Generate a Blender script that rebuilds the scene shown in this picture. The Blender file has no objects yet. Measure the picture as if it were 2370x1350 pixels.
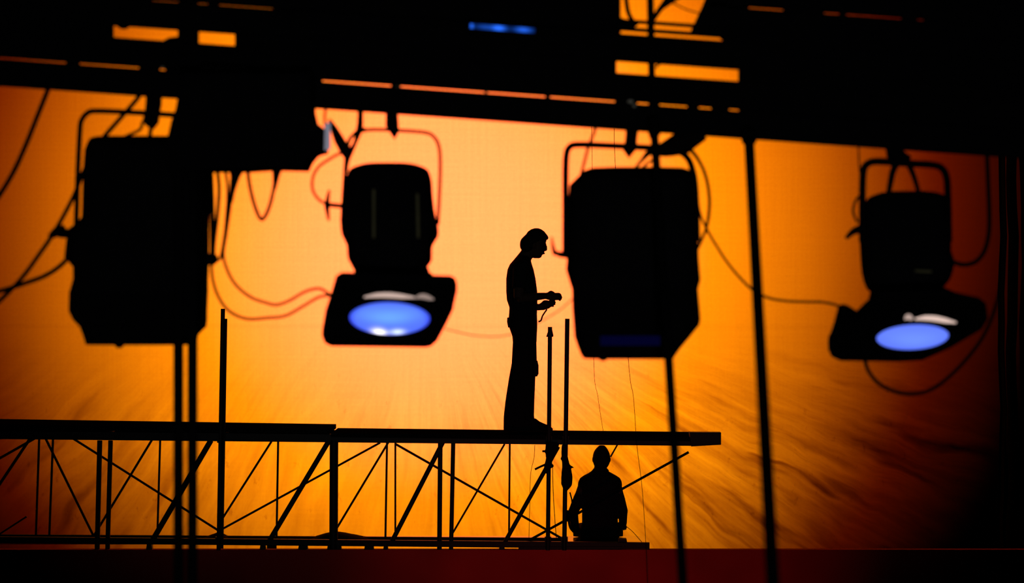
import bpy, bmesh, math, random
from mathutils import Vector, Matrix

random.seed(7)
COL = bpy.context.scene.collection
SC = bpy.context.scene

# ------------------------------------------------------------------ camera
LENS = 85.0
F = 2370 * LENS / 36.0          # focal length in pixels of the 2370 wide frame
CZ = 3.6                        # camera height
cam = bpy.data.cameras.new('camera'); cam.lens = LENS; cam.sensor_width = 36
cam.dof.use_dof = True; cam.dof.focus_distance = 21.2; cam.dof.aperture_fstop = 2.5
cam.clip_end = 200
camo = bpy.data.objects.new('camera', cam); COL.objects.link(camo)
camo.location = (0, 0, CZ); camo.rotation_euler = (math.pi/2, 0, 0)
SC.camera = camo

# ------------------------------------------------------------------ colour management, world
SC.view_settings.view_transform = 'Standard'
SC.view_settings.look = 'None'
SC.view_settings.exposure = 0.0
SC.view_settings.gamma = 1.0
SC.view_settings.use_curve_mapping = False
w = bpy.data.worlds.new('world'); SC.world = w; w.use_nodes = True
w.node_tree.nodes['Background'].inputs[0].default_value = (0, 0, 0, 1)

# ------------------------------------------------------------------ lights
YB = 27.0                       # backdrop distance
def spot(name, loc, target, half, rgb, k, blend=1.0, size=0.05):
    l = bpy.data.lights.new(name, 'SPOT'); l.spot_size = 2*half; l.spot_blend = blend
    m = max(rgb); l.color = [c/m for c in rgb]; l.energy = k*m; l.shadow_soft_size = size
    o = bpy.data.objects.new(name, l); COL.objects.link(o); o.location = loc
    o.rotation_euler = (Vector(target)-Vector(loc)).to_track_quat('-Z', 'Y').to_euler()
    return o
KB = 4*math.pi**2*64/0.8        # unit radiance through the cloth at 8 m
# three cyc floods behind the translucent backdrop
spot('red_cyc_flood', (-.75, YB+8, 4.785), (-.75, YB, 4.785), .721, (.93954, .04691, .0), KB)
spot('amber_cyc_flood', (-.765, YB+8, 4.169), (-.765, YB, 4.169), .614, (1.11491, .46323, .00353), KB)
spot('pink_cyc_flood', (-.711, YB+8, 4.144), (-.711, YB, 4.144), .358, (1.5, 0.0, .13492), KB)
# unseen red spot, added to light the front of the stage riser
spot('red_riser_fill', (0.75, 14.0, 0.5), (0.75, 20.7, 1.15), .36, (1.0, .03, .03), 210, size=.1)
# weak unseen fill spot, added in front and aimed up at the gantry
spot('front_fill', (0.3, -3.0, 2.4), (0.1, 9.0, 4.15), .26, (1, .95, .9), 1700, size=.15)

# ------------------------------------------------------------------ materials
def mat(name, col, rough=.6, metal=0.0, spec=.2, noise=.25, scale=30):
    m = bpy.data.materials.new(name); m.use_nodes = True; nt = m.node_tree
    b = nt.nodes['Principled BSDF']
    b.inputs['Roughness'].default_value = rough; b.inputs['Metallic'].default_value = metal
    b.inputs['Specular IOR Level'].default_value = spec
    tc = nt.nodes.new('ShaderNodeTexCoord'); n = nt.nodes.new('ShaderNodeTexNoise'); n.inputs['Scale'].default_value = scale
    r = nt.nodes.new('ShaderNodeValToRGB')
    r.color_ramp.elements[0].color = tuple(c*(1-noise) for c in col)+(1,)
    r.color_ramp.elements[1].color = tuple(c*(1+noise) for c in col)+(1,)
    nt.links.new(tc.outputs['Object'], n.inputs['Vector']); nt.links.new(n.outputs['Fac'], r.inputs['Fac'])
    nt.links.new(r.outputs['Color'], b.inputs['Base Color'])
    return m
BLACK = mat('black_painted_metal', (.0012, .0012, .0015), .9, 0, .0)
BLACKG = mat('black_metal_semigloss', (.0016, .0016, .002), .85, 0, .0)
CABLE = mat('black_rubber_cable', (.002, .0015, .0015), .9, 0, .0)
CLOTHM = mat('black_cotton', (.004, .004, .005), .95, 0, .02)
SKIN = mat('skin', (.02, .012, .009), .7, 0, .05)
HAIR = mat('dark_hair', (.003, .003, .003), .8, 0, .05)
BOARD = mat('matte_black_plywood', (.004, .004, .004), .95, 0, .0)
TUBEM = mat('dark_steel_tube', (.006, .006, .007), .55, 0, .1)
RUST = mat('dull_red_brown_steel', (.02, .006, .005), .6, 0, .1)
SILVER = mat('scuffed_bare_metal', (.13, .13, .11), .6, 0, .2)
OLIVE = mat('dull_olive_metal', (.05, .05, .025), .6, 0, .1)  # bolt heads, and the painted-in highlights on the housings
RED = mat('red_painted_plywood', (.30, .02, .02), .9, 0, .05, .45, 1.6)
DECK = mat('glossy_red_brown_deck_paint', (.02, .006, .004), .16, 0, .9, .1)
GREY = mat('dark_concrete', (.02, .018, .017), .9, 0, .05)

def emis(name, col, strength):
    m = bpy.data.materials.new(name); m.use_nodes = True; nt = m.node_tree
    nt.nodes.remove(nt.nodes['Principled BSDF'])
    e = nt.nodes.new('ShaderNodeEmission'); e.inputs['Color'].default_value = (*col, 1); e.inputs['Strength'].default_value = strength
    nt.links.new(e.outputs[0], nt.nodes['Material Output'].inputs['Surface'])
    return m, nt, e

def lens_mat(name, spots, base, edge):
    """lit blue lens: glow fades at the rim, hot filament images as soft spots (lens-local coordinates, metres)"""
    m, nt, e = emis(name, base, 1.0)
    N = nt.nodes.new; L = nt.links.new
    tc = N('ShaderNodeTexCoord'); 
    sx = N('ShaderNodeSeparateXYZ'); L(tc.outputs['Object'], sx.inputs[0])
    def gauss(cx, cy, rx, ry):
        a = N('ShaderNodeMath'); a.operation = 'SUBTRACT'; L(sx.outputs[0], a.inputs[0]); a.inputs[1].default_value = cx
        a2 = N('ShaderNodeMath'); a2.operation = 'DIVIDE'; L(a.outputs[0], a2.inputs[0]); a2.inputs[1].default_value = rx
        b = N('ShaderNodeMath'); b.operation = 'SUBTRACT'; L(sx.outputs[1], b.inputs[0]); b.inputs[1].default_value = cy
        b2 = N('ShaderNodeMath'); b2.operation = 'DIVIDE'; L(b.outputs[0], b2.inputs[0]); b2.inputs[1].default_value = ry
        p = N('ShaderNodeMath'); p.operation = 'MULTIPLY'; L(a2.outputs[0], p.inputs[0]); L(a2.outputs[0], p.inputs[1])
        q = N('ShaderNodeMath'); q.operation = 'MULTIPLY_ADD'; L(b2.outputs[0], q.inputs[0]); L(b2.outputs[0], q.inputs[1]); L(p.outputs[0], q.inputs[2])
        n = N('ShaderNodeMath'); n.operation = 'MULTIPLY'; L(q.outputs[0], n.inputs[0]); n.inputs[1].default_value = -1
        g = N('ShaderNodeMath'); g.operation = 'EXPONENT'; L(n.outputs[0], g.inputs[0])
        return g.outputs[0]
    rad = gauss(0, 0, .165, .165)
    mx = N('ShaderNodeMix'); mx.data_type = 'RGBA'
    rr = N('ShaderNodeMapRange'); rr.inputs[1].default_value = .43; rr.inputs[2].default_value = .56
    L(rad, rr.inputs[0]); L(rr.outputs[0], mx.inputs[0]); mx.inputs[6].default_value = (*edge, 1); mx.inputs[7].default_value = (*base, 1)
    col = mx.outputs[2]
    for cx, cy, rx, ry, c in spots:
        g = gauss(cx, cy, rx, ry)
        ad = N('ShaderNodeMix'); ad.data_type = 'RGBA'; ad.blend_type = 'ADD'; ad.clamp_result = False
        L(g, ad.inputs[0]); L(col, ad.inputs[6]); ad.inputs[7].default_value = (*c, 1); col = ad.outputs[2]
    L(col, e.inputs['Color'])
    return m

# ------------------------------------------------------------------ geometry helpers
def W(px, py, Y):
    """a design coordinate on the plane at distance Y, in metres"""
    return Vector(((px-1185)/F*Y, Y, CZ-(py-675)/F*Y))

def NB(): return bmesh.new()

def crom(pts, n):
    if n <= 1 or len(pts) < 3: return [Vector(p) for p in pts]
    P = [Vector(p) for p in pts]; P = [P[0]*2-P[1]] + P + [P[-1]*2-P[-2]]
    out = []
    for i in range(1, len(P)-2):
        for k in range(n):
            t = k/n; a, b, c, d = P[i-1:i+3]
            out.append(.5*((2*b)+(c-a)*t+(2*a-5*b+4*c-d)*t*t+(-a+3*b-3*c+d)*t**3))
    out.append(P[-2]); return out

def tube(bm, pts, r, seg=10, n=6, flat=1.0):
    P = crom(pts, n); m = len(P)
    R = r if isinstance(r, (list, tuple)) else [r]*len(pts)
    def rad(i):
        t = i/(m-1)*(len(R)-1); k = min(int(t), len(R)-2); return R[k]*(1-(t-k))+R[k+1]*(t-k)
    rings = []; prev = None
    for i, p in enumerate(P):
        d = (P[min(i+1, m-1)]-P[max(i-1, 0)]).normalized()
        if prev is None:
            u = d.cross(Vector((0, 1, 0)));
            if u.length < .1: u = d.cross(Vector((1, 0, 0)))
        else: u = prev - d*prev.dot(d)
        u.normalize(); prev = u; v = d.cross(u)
        rr = rad(i)
        rings.append([bm.verts.new(p+(u*math.cos(a)+v*math.sin(a)*flat)*rr) for a in [2*math.pi*k/seg for k in range(seg)]])
    for a, b in zip(rings, rings[1:]):
        for k in range(seg): bm.faces.new((a[k], a[(k+1) % seg], b[(k+1) % seg], b[k]))
    bm.faces.new(rings[0][::-1]); bm.faces.new(rings[-1])
    return bm

def bar(bm, p, q, w, h, bev=.003):
    """rectangular tube from p to q; w in the picture plane, h along depth"""
    p, q = Vector(p), Vector(q); d = (q-p).normalized()
    y = Vector((0, 1, 0)); y = (y-d*d.dot(y))
    if y.length < .1: y = Vector((1, 0, 0))
    y.normalize(); x = y.cross(d)
    c = [(-w/2, -h/2), (w/2, -h/2), (w/2, h/2), (-w/2, h/2)]
    b = min(bev, w/4, h/4)
    oc = []
    for i, (a, e) in enumerate(c):
        sa, se = (1 if a > 0 else -1), (1 if e > 0 else -1)
        pr = [(a-sa*b, e), (a, e-se*b)]
        if i in (0, 2): pr = pr[::-1]
        oc += pr
    A = [bm.verts.new(p+x*a+y*e) for a, e in oc]; B = [bm.verts.new(q+x*a+y*e) for a, e in oc]
    n = len(A)
    for k in range(n): bm.faces.new((A[k], A[(k+1) % n], B[(k+1) % n], B[k]))
    bm.faces.new(A[::-1]); bm.faces.new(B)
    return bm

def box(bm, x0, x1, y0, y1, z0, z1):
    v = [bm.verts.new((x, y, z)) for x in (x0, x1) for y in (y0, y1) for z in (z0, z1)]
    for f in ((0, 1, 3, 2), (4, 6, 7, 5), (0, 4, 5, 1), (2, 3, 7, 6), (0, 2, 6, 4), (1, 5, 7, 3)): bm.faces.new([v[i] for i in f])
    return bm

def prism(bm, pts, Y0, Y1, bev=.004):
    """outline in the plane at Y0, solid to Y1"""
    A = [bm.verts.new(W(x, y, Y0)) for x, y in pts]
    B = [bm.verts.new(W(x, y, Y0)+Vector((0, Y1-Y0, 0))) for x, y in pts]
    n = len(A); es = []
    fa = bm.faces.new(A); fb = bm.faces.new(B[::-1])
    for k in range(n): bm.faces.new((A[k], B[k], B[(k+1) % n], A[(k+1) % n]))
    if bev:
        bmesh.ops.bevel(bm, geom=list(set(list(fa.edges)+list(fb.edges))), offset=bev, segments=2, affect='EDGES', clamp_overlap=True)
    return bm

def loft(bm, rows, Yc, seg=24, ex=2.0, cap=True):
    """rows: (py, xl, xr, half depth[, depth shift]) -> closed superelliptic body"""
    rings = []
    for r in rows:
        py, xl, xr, hy = r[:4]; dy = r[4] if len(r) > 4 else 0
        c = W((xl+xr)/2, py, Yc)+Vector((0, dy, 0)); hx = (xr-xl)/2/F*Yc
        ring = []
        for k in range(seg):
            a = 2*math.pi*k/seg; ca, sa = math.cos(a), math.sin(a)
            ring.append(bm.verts.new(c+Vector((math.copysign(abs(ca)**(2/ex), ca)*hx, math.copysign(abs(sa)**(2/ex), sa)*hy, 0))))
        rings.append(ring)
    for a, b in zip(rings, rings[1:]):
        for k in range(seg): bm.faces.new((a[k], a[(k+1) % seg], b[(k+1) % seg], b[k]))
    bm.faces.new(rings[0][::-1]); bm.faces.new(rings[-1])
    return bm

def ball(bm, c, rx, ry, rz, seg=16):
    m = Matrix.Translation(c) @ Matrix.Diagonal((rx, ry, rz, 1))
    bmesh.ops.create_uvsphere(bm, u_segments=seg, v_segments=seg//2+2, radius=1, matrix=m)
    return bm

def rotE(deg): return math.radians(deg)

# ------------------------------------------------------------------ object helpers
def thing(name, label, cat, loc, group=None):
    o = bpy.data.objects.new(name, None); COL.objects.link(o); o.empty_display_size = .1
    o.location = loc; o['label'] = label; o['category'] = cat
    if group: o['group'] = group
    return o
def root(o):
    while o.parent: o = o.parent
    return o
def fin(name, bm, m, smooth=True):
    bmesh.ops.recalc_face_normals(bm, faces=bm.faces)
    me = bpy.data.meshes.new(name); bm.to_mesh(me); bm.free(); me.materials.append(m)
    if smooth:
        for p in me.polygons: p.use_smooth = True
        try: me.set_sharp_from_angle(angle=math.radians(38))
        except Exception: pass
    return me
def part(name, bm, m, parent, label=None, smooth=True):
    off = root(parent).location
    bmesh.ops.translate(bm, verts=bm.verts, vec=-off)
    o = bpy.data.objects.new(name, fin(name, bm, m, smooth)); COL.objects.link(o); o.parent = parent
    if label: o['label'] = label
    return o
def single(name, bm, m, label, cat, group=None, kind=None, smooth=True):
    vs = [v.co for v in bm.verts]
    c = Vector((sum(v.x for v in vs)/len(vs), sum(v.y for v in vs)/len(vs), min(v.z for v in vs)))
    bmesh.ops.translate(bm, verts=bm.verts, vec=-c)
    o = bpy.data.objects.new(name, fin(name, bm, m, smooth)); COL.objects.link(o); o.location = c
    if kind: o['kind'] = kind
    if label: o['label'] = label
    if cat: o['category'] = cat
    if group: o['group'] = group
    return o
def remesh(o, vox, smooth=4):
    r = o.modifiers.new('remesh', 'REMESH'); r.mode = 'VOXEL'; r.voxel_size = vox; r.use_smooth_shade = True
    s = o.modifiers.new('smooth', 'SMOOTH'); s.iterations = smooth; s.factor = .5
    return o

# ================================================================== SETTING
def build_setting():
    bm = NB(); box(bm, -11.6, 11.6, -4.1, 38, -.1, 0)
    f = single('floor', bm, GREY, None, None, kind='structure', smooth=False)
    for nm, c in (('wall_left', (-11.6, -11.5, -4, 38, 0, 12)), ('wall_right', (11.5, 11.6, -4, 38, 0, 12)), ('wall_back', (-11.6, 11.6, 37.9, 38, 0, 12)), ('wall_front', (-11.6, 11.6, -4.1, -4, 0, 12)), ('ceiling', (-11.6, 11.6, -4.1, 38, 12, 12.1))):
        bm = NB(); box(bm, *c); single(nm, bm, CLOTHM, None, None, kind='structure', smooth=False)
    # low red riser in front of the backdrop
    z = CZ-598*20.8/F
    bm = NB(); box(bm, -9, 9, 20.8, 20.9, 0, z); r = thing('stage_riser', 'long low dark red platform running under the scaffold bridge', 'platform', (0, 21.2, 0))
    part('front_panel', bm, RED, r, smooth=False)
    xe = (1506-1185)/F*20.9
    bm = NB(); box(bm, -9, xe, 21.35, 21.97, z-.012, z); part('deck', bm, DECK, r, smooth=False)
    for x in (-8.8, -5.5, -2.2, xe-.1):
        bm = NB(); box(bm, x, x+.08, 21.7, 21.78, 0, z-.012); part('leg', bm, BLACK, r, smooth=False)

def backdrop():
    m = bpy.data.materials.new('translucent_backdrop_cloth'); m.use_nodes = True; nt = m.node_tree
    nt.nodes.remove(nt.nodes['Principled BSDF'])
    N = nt.nodes.new; L = nt.links.new
    def M(op, a, b=None, c=None):
        n = N('ShaderNodeMath'); n.operation = op
        for i, v in enumerate((a, b, c)):
            if v is None: continue
            if isinstance(v, (int, float)): n.inputs[i].default_value = v
            else: L(v, n.inputs[i])
        return n.outputs[0]
    tr = N('ShaderNodeBsdfTranslucent')
    g = N('ShaderNodeNewGeometry'); s = N('ShaderNodeSeparateXYZ'); L(g.outputs['Position'], s.inputs[0])
    X, Z = s.outputs[0], s.outputs[2]
    k = YB/F
    xc = (985-1185)*k; zc = CZ-(625-675)*k
    dx = M('SUBTRACT', X, xc); dz = M('SUBTRACT', zc, Z)
    sw = N('ShaderNodeMapRange'); sw.interpolation_type = 'SMOOTHSTEP'; L(dx, sw.inputs[0]); sw.inputs[1].default_value = -1.6; sw.inputs[2].default_value = .4; sw.inputs[3].default_value = 1.9; sw.inputs[4].default_value = 0
    th = M('ARCTAN2', dx, M('ADD', dz, sw.outputs[0]))                       # 0 straight down, grows to the right
    r = M('SQRT', M('ADD', M('MULTIPLY', dx, dx), M('MULTIPLY', dz, dz)))
    def noise(u, v, scale, detail=3, rough=.55, w=0.0):
        c = N('ShaderNodeCombineXYZ'); L(u, c.inputs[0]); L(v, c.inputs[1]); c.inputs[2].default_value = w
        n = N('ShaderNodeTexNoise'); n.inputs['Scale'].default_value = scale; n.inputs['Detail'].default_value = detail; n.inputs['Roughness'].default_value = rough
        L(c.outputs[0], n.inputs['Vector']); return n.outputs['Fac']
    wob = M('MULTIPLY', M('SUBTRACT', noise(X, Z, .9), .5), .06)
    th2 = M('ADD', th, wob)
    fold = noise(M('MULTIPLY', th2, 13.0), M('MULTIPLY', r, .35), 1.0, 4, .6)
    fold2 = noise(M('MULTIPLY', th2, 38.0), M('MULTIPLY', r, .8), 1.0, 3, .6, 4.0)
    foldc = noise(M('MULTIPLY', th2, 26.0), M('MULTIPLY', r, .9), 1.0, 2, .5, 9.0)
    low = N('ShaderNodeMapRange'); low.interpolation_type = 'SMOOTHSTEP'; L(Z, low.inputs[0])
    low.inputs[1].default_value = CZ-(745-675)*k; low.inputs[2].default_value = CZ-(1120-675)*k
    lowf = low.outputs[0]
    side = N('ShaderNodeMapRange'); L(M('ABSOLUTE', th), side.inputs[0]); side.inputs[1].default_value = .1; side.inputs[2].default_value = 1.05; side.inputs[3].default_value = .22; side.inputs[4].default_value = 1.0
    rt = N('ShaderNodeMapRange'); rt.interpolation_type = 'SMOOTHSTEP'; L(dx, rt.inputs[0]); rt.inputs[1].default_value = 1.5; rt.inputs[2].default_value = 4.0; rt.inputs[3].default_value = 1.0; rt.inputs[4].default_value = 1.7
    amp = M('MULTIPLY', M('MULTIPLY', lowf, side.outputs[0]), rt.outputs[0])
    # weave and stains, with crease and fold shading painted into the cloth colour
    weave = noise(M('MULTIPLY', X, 1.0), M('MULTIPLY', Z, 1.0), 28.0, 2)
    vert = noise(M('MULTIPLY', X, 26.0), M('MULTIPLY', Z, .8), 1.0, 2)
    hor = noise(M('MULTIPLY', X, .8), M('MULTIPLY', Z, 26.0), 1.0, 2, .5, 3.0)
    big = noise(X, Z, 1.1, 4)
    stain = noise(M('MULTIPLY', X, 9.0), M('MULTIPLY', Z, 5.0), 1.0, 4, .65, 7.0)
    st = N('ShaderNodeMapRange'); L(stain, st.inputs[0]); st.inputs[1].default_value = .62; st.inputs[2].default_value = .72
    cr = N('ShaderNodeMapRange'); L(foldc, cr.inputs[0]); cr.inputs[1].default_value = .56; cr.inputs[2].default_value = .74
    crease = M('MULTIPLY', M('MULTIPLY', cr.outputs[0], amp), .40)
    v = M('ADD', .80, M('MULTIPLY', M('SUBTRACT', weave, .5), .08))
    v = M('ADD', v, M('MULTIPLY', M('SUBTRACT', vert, .5), .07))
    v = M('ADD', v, M('MULTIPLY', M('SUBTRACT', hor, .5), .06))
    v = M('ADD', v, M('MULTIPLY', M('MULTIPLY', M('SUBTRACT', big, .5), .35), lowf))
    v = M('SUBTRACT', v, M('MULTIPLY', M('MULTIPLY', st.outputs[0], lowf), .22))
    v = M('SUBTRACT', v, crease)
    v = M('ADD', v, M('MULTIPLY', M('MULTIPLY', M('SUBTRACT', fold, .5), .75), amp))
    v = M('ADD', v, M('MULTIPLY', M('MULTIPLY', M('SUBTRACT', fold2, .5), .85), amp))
    # faint fold line across the cloth, darkened in its colour
    sm = M('ABSOLUTE', M('SUBTRACT', Z, CZ-(757-675)*k)); sf = N('ShaderNodeMapRange'); L(sm, sf.inputs[0]); sf.inputs[1].default_value = 0; sf.inputs[2].default_value = .05; sf.inputs[3].default_value = .035; sf.inputs[4].default_value = 0
    v = M('SUBTRACT', v, sf.outputs[0])
    cc = N('ShaderNodeCombineColor')
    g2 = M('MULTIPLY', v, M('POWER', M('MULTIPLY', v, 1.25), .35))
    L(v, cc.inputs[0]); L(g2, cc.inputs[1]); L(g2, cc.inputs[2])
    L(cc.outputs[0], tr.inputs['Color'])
    bp = N('ShaderNodeBump'); bp.inputs['Strength'].default_value = 1.0; bp.inputs['Distance'].default_value = .05
    L(M('MULTIPLY', fold, amp), bp.inputs['Height']); L(bp.outputs[0], tr.inputs['Normal'])
    L(tr.outputs[0], nt.nodes['Material Output'].inputs['Surface'])
    bm = NB()
    nx, nz = 120, 60; x0, x1, z0, z1 = -8.5, 8.5, .02, 9.0
    grid = [[bm.verts.new((x0+(x1-x0)*i/nx, YB+.012*math.sin(i*.9)*(1-j/nz)+.006*math.sin(i*.37+j*.1), z0+(z1-z0)*j/nz)) for i in range(nx+1)] for j in range(nz+1)]
    for j in range(nz):
        for i in range(nx): bm.faces.new((grid[j][i], grid[j][i+1], grid[j+1][i+1], grid[j+1][i]))
    bd = thing('backdrop', 'huge glowing orange backdrop cloth, creased in its lower half', 'backdrop', (0, YB, .02))
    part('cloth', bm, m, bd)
    bm = NB(); tube(bm, [(-8.6, YB, 9.02), (8.6, YB, 9.02)], .03); part('batten', bm, BLACK, bd)

def side_curtain():
    # black pleated legs hanging at the right, narrow slits between the strips
    Y = 25.0; rootc = thing('side_curtain', 'black pleated side curtain hanging at the right edge', 'curtain', (W(2360, 675, Y).x, Y, 0))
    edges = [(2313, 2327), (2333, 2357), (2364, 2420), (2424, 2700)]
    for a, b in edges:
        bm = NB(); rows = []
        xa, xb = W(a, 0, Y).x, W(b, 0, Y).x; n = max(6, int((xb-xa)/.02))
        for z in [0.02+8.9*i/30 for i in range(31)]:
            sway = .012*math.sin(z*3.1+a)+.006*math.sin(z*7.3+a*.3)
            rows.append([bm.verts.new((xa+(xb-xa)*i/n+sway, Y+.05*math.sin(i*.9+a), z)) for i in range(n+1)])
        for r0, r1 in zip(rows, rows[1:]):
            for i in range(n): bm.faces.new((r0[i], r0[i+1], r1[i+1], r1[i]))
        bmesh.ops.solidify(bm, geom=bm.faces[:], thickness=.01)
        part('curtain_panel', bm, CLOTHM, rootc)

# ================================================================== OVERHEAD GANTRY
YG = 9.0
SL = .0708
def gy(v, x): return v+SL*x
def slab(x0, x1, v0, v1, d0=-.02, d1=.03, bev=.003):
    bm = NB()
    prism(bm, [(x0, gy(v0, x0)), (x1, gy(v0, x1)), (x1, gy(v1, x1)), (x0, gy(v1, x0))], YG+d0, YG+d1, bev)
    return bm
def gantry():
    g = thing('lighting_gantry', 'big black steel lighting gantry crossing overhead from edge to edge', 'gantry', tuple(W(1185, 250, YG)))
    part('bottom_beam', slab(-260, 2640, 135.6, 197, -.03, .05, .006), BLACK, g)
    part('cross_rail', slab(-260, 2640, 67, 131.0), BLACK, g)
    part('cross_rail', slab(-260, 2640, -24.5, 38.5), BLACK, g)
    part('slat', slab(1390, 1760, -41, -33), BLACK, g)
    part('slat', slab(1390, 1760, -59, -52), BLACK, g)
    # closed-in stretches beside the open windows
    for a, b in ((-260, 259), (411, 457), (543, 1427), (1711, 2640)):
        part('infill_panel', slab(a, b, 36, 72, 0, .05), BLACK, g)
    for a, b in ((-260, -20), (152, 180), (321, 366), (382, 744), (905, 925), (1262, 1274), (1424, 1475), (1502, 1527), (1592, 1618), (1648, 1688), (1712, 2640)):
        part('spacer_block', slab(a, b, 128, 140, 0, .05), BLACK, g)
    for a, b in ((-260, 350), (412, 455), (480, 505), (630, 1437), (1682, 2640)):
        part('infill_panel', slab(a, b, -33, -20, .02, .07), BLACK, g)
    for x0, x1, v0, v1 in ((-260, 1437, -260, -30), ):
        part('cover_panel', slab(x0, x1, v0, v1, 0, .08), BLACK, g)
    # right cover with its slanted edge and the slot above
    bm = NB(); prism(bm, [(1640, -20), (1628, 10), (1604, 62), (1600, 72), (1636, 72), (1668, 78), (1684, 100), (2640, gy(-30, 2640)), (2640, gy(-104, 2640)), (1733, gy(-104, 1733)), (1680, 12), (1680, -20)], YG, YG+.08)
    part('cover_panel', bm, BLACK, g)
    part('cover_panel', slab(1680, 2640, -260, -111.5, 0, .08), BLACK, g)
    for a, b in ((1640, 1734), (1815, 1908), (1945, 1960), (2090, 2124), (2142, 2640)):
        part('spacer_block', slab(a, b, -115, -100, 0, .05), BLACK, g)
    bm = NB(); prism(bm, [(1437, gy(-41, 1437)), (1437, 40), (1452, 45), (1466, 58), (1470, gy(-41, 1470))], YG+.01, YG+.06); part('gusset', bm, BLACK, g)
    bm = NB(); tube(bm, [W(1446, -40, YG), W(1452, 20, YG), W(1462, 45, YG), W(1474, 60, YG)], .009); part('conduit', bm, CABLE, g)
    bm = NB(); bar(bm, W(1504, -60, YG), W(1511, 320, YG), .026, .03); part('post', bm, BLACK, g)
    bm = NB(); bar(bm, W(1509, 48, YG), W(1556, -20, YG), .02, .03); part('diagonal_brace', bm, BLACK, g)
    bm = NB(); prism(bm, [(1509, 50), (1537, 18), (1600, -20), (1550, -20), (1520, 20)], YG+.01, YG+.04, .002); part('diagonal_brace', bm, BLACK, g)
    bm = NB(); tube(bm, [W(1550, 2, YG), W(1584, 20, YG), W(1625, 33, YG)], .0028); part('stay_wire', bm, CABLE, g)
    bm = NB(); tube(bm, [W(1519, 158, YG-.03), W(1524, 150, YG-.03), W(1540, 143, YG-.03)], .004); part('cable_tie', bm, CABLE, g)
    # small worn fittings on the lower beam
    for x, y, rx, rz, m_ in ((1459, 235, .012, .007, SILVER), (1468, 245, .008, .006, SILVER), (376, 156, .008, .004, SILVER), (1125, 213, .007, .006, OLIVE), (921, 200, .012, .003, OLIVE)):
        bm = NB(); ball(bm, W(x, y, YG-.065), rx, .01, rz, 10); part('bolt_head', bm, m_, g, 'worn bare metal bolt head')
    bm = NB(); ball(bm, W(256, 211, YG), .032, .02, .012); part('end_stop', bm, BLACK, g)
    bm = NB(); prism(bm, [(262, 40), (300, 42), (303, 56), (290, 66), (278, 66), (262, 56)], YG+.02, YG+.05, .003); part('gusset', bm, BLACK, g)
    bm = NB(); prism(bm, [(372, 100), (380, 92), (392, 86), (412, 84), (412, 104)], YG+.02, YG+.05, .003); part('gusset', bm, BLACK, g)
    return g

def hanging_box():
    b = thing('control_box', 'bulky black box bolted under the gantry beside the leftmost spotlight', 'box', tuple(W(560, 200, YG)))
    bm = NB(); prism(bm, [(414, 170), (414, 222), (409, 250), (396, 278), (384, 330), (384, 392), (560, 392), (620, 388), (702, 390), (709, 368), (722, 352), (747, 348), (748, 296), (738, 288), (722, 284), (717, 250), (717, 170)], YG-.38, YG-.12, .004)
    part('case', bm, BLACK, b)
    bm = NB(); prism(bm, [(470, 150), (690, 166), (690, 190), (470, 176)], YG-.16, YG-.035, .003); part('bracket', bm, BLACK, b)
    bm = NB(); tube(bm, [W(548, 386, YG-.2), W(544, 410, YG-.2), W(539, 440, YG-.2), W(535, 470, YG-.2)], [.032, .018, .010, .006]); part('cable_gland', bm, CABLE, b)
    bm = NB(); tube(bm, [W(642, 386, YG-.2), W(640, 400, YG-.2), W(635, 440, YG-.2)], [.024, .016, .006]); part('cable_gland', bm, CABLE, b)
    m = mat('pale_bluish', (.62, .64, .85), .6, 0, .1, .05)
    bm = NB(); prism(bm, [(750, 284), (765, 284), (765, 346), (750, 348)], YG-.30, YG-.294, 0); part('pale_strip', bm, m, b, 'pale bluish strip')  # thin pale bluish strip beside the case
    bm = NB(); tube(bm, [W(758, 240, YG-.297), W(752, 262, YG-.297), W(752, 290, YG-.297)], .005); part('thin_cord', bm, CABLE, b)
    return b

def strip_light():
    s = thing('strip_light', 'slim black strip light glowing blue on the front of the gantry', 'light', tuple(W(1162, 66, YG-.12)))
    bm = NB(); prism(bm, [(1078, 48), (1248, 60), (1246, 86), (1076, 74)], YG-.09, YG-.04, .004); part('housing', bm, BLACK, s)
    m, nt, e = emis('blue_led_glow', (.02, .15, 1), 1.0)
    N = nt.nodes.new; L = nt.links.new
    tc = N('ShaderNodeTexCoord'); sp = N('ShaderNodeSeparateXYZ'); L(tc.outputs['Object'], sp.inputs[0])
    prev = None
    for cx, wd, a in ((-.112, .006, 1.0), (-.012, .022, 1.3), (.078, .026, .8), (-.06, .03, .3)):
        a1 = N('ShaderNodeMath'); a1.operation = 'SUBTRACT'; L(sp.outputs[0], a1.inputs[0]); a1.inputs[1].default_value = cx
        a2 = N('ShaderNodeMath'); a2.operation = 'DIVIDE'; L(a1.outputs[0], a2.inputs[0]); a2.inputs[1].default_value = wd
        a3 = N('ShaderNodeMath'); a3.operation = 'MULTIPLY'; L(a2.outputs[0], a3.inputs[0]); L(a2.outputs[0], a3.inputs[1])
        a4 = N('ShaderNodeMath'); a4.operation = 'MULTIPLY'; L(a3.outputs[0], a4.inputs[0]); a4.inputs[1].default_value = -1
        a5 = N('ShaderNodeMath'); a5.operation = 'EXPONENT'; L(a4.outputs[0], a5.inputs[0])
        a6 = N('ShaderNodeMath'); a6.operation = 'MULTIPLY_ADD'; L(a5.outputs[0], a6.inputs[0]); a6.inputs[1].default_value = a
        if prev is None: a6.inputs[2].default_value = .05
        else: L(prev, a6.inputs[2])
        prev = a6.outputs[0]
    L(prev, e.inputs['Strength'])
    bm = NB(); tube(bm, [W(1088, 60, YG-.1), W(1238, 71, YG-.1)], .0085, n=1, seg=12)
    part('led_tube', bm, m, s, 'glowing blue tube')

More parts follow.
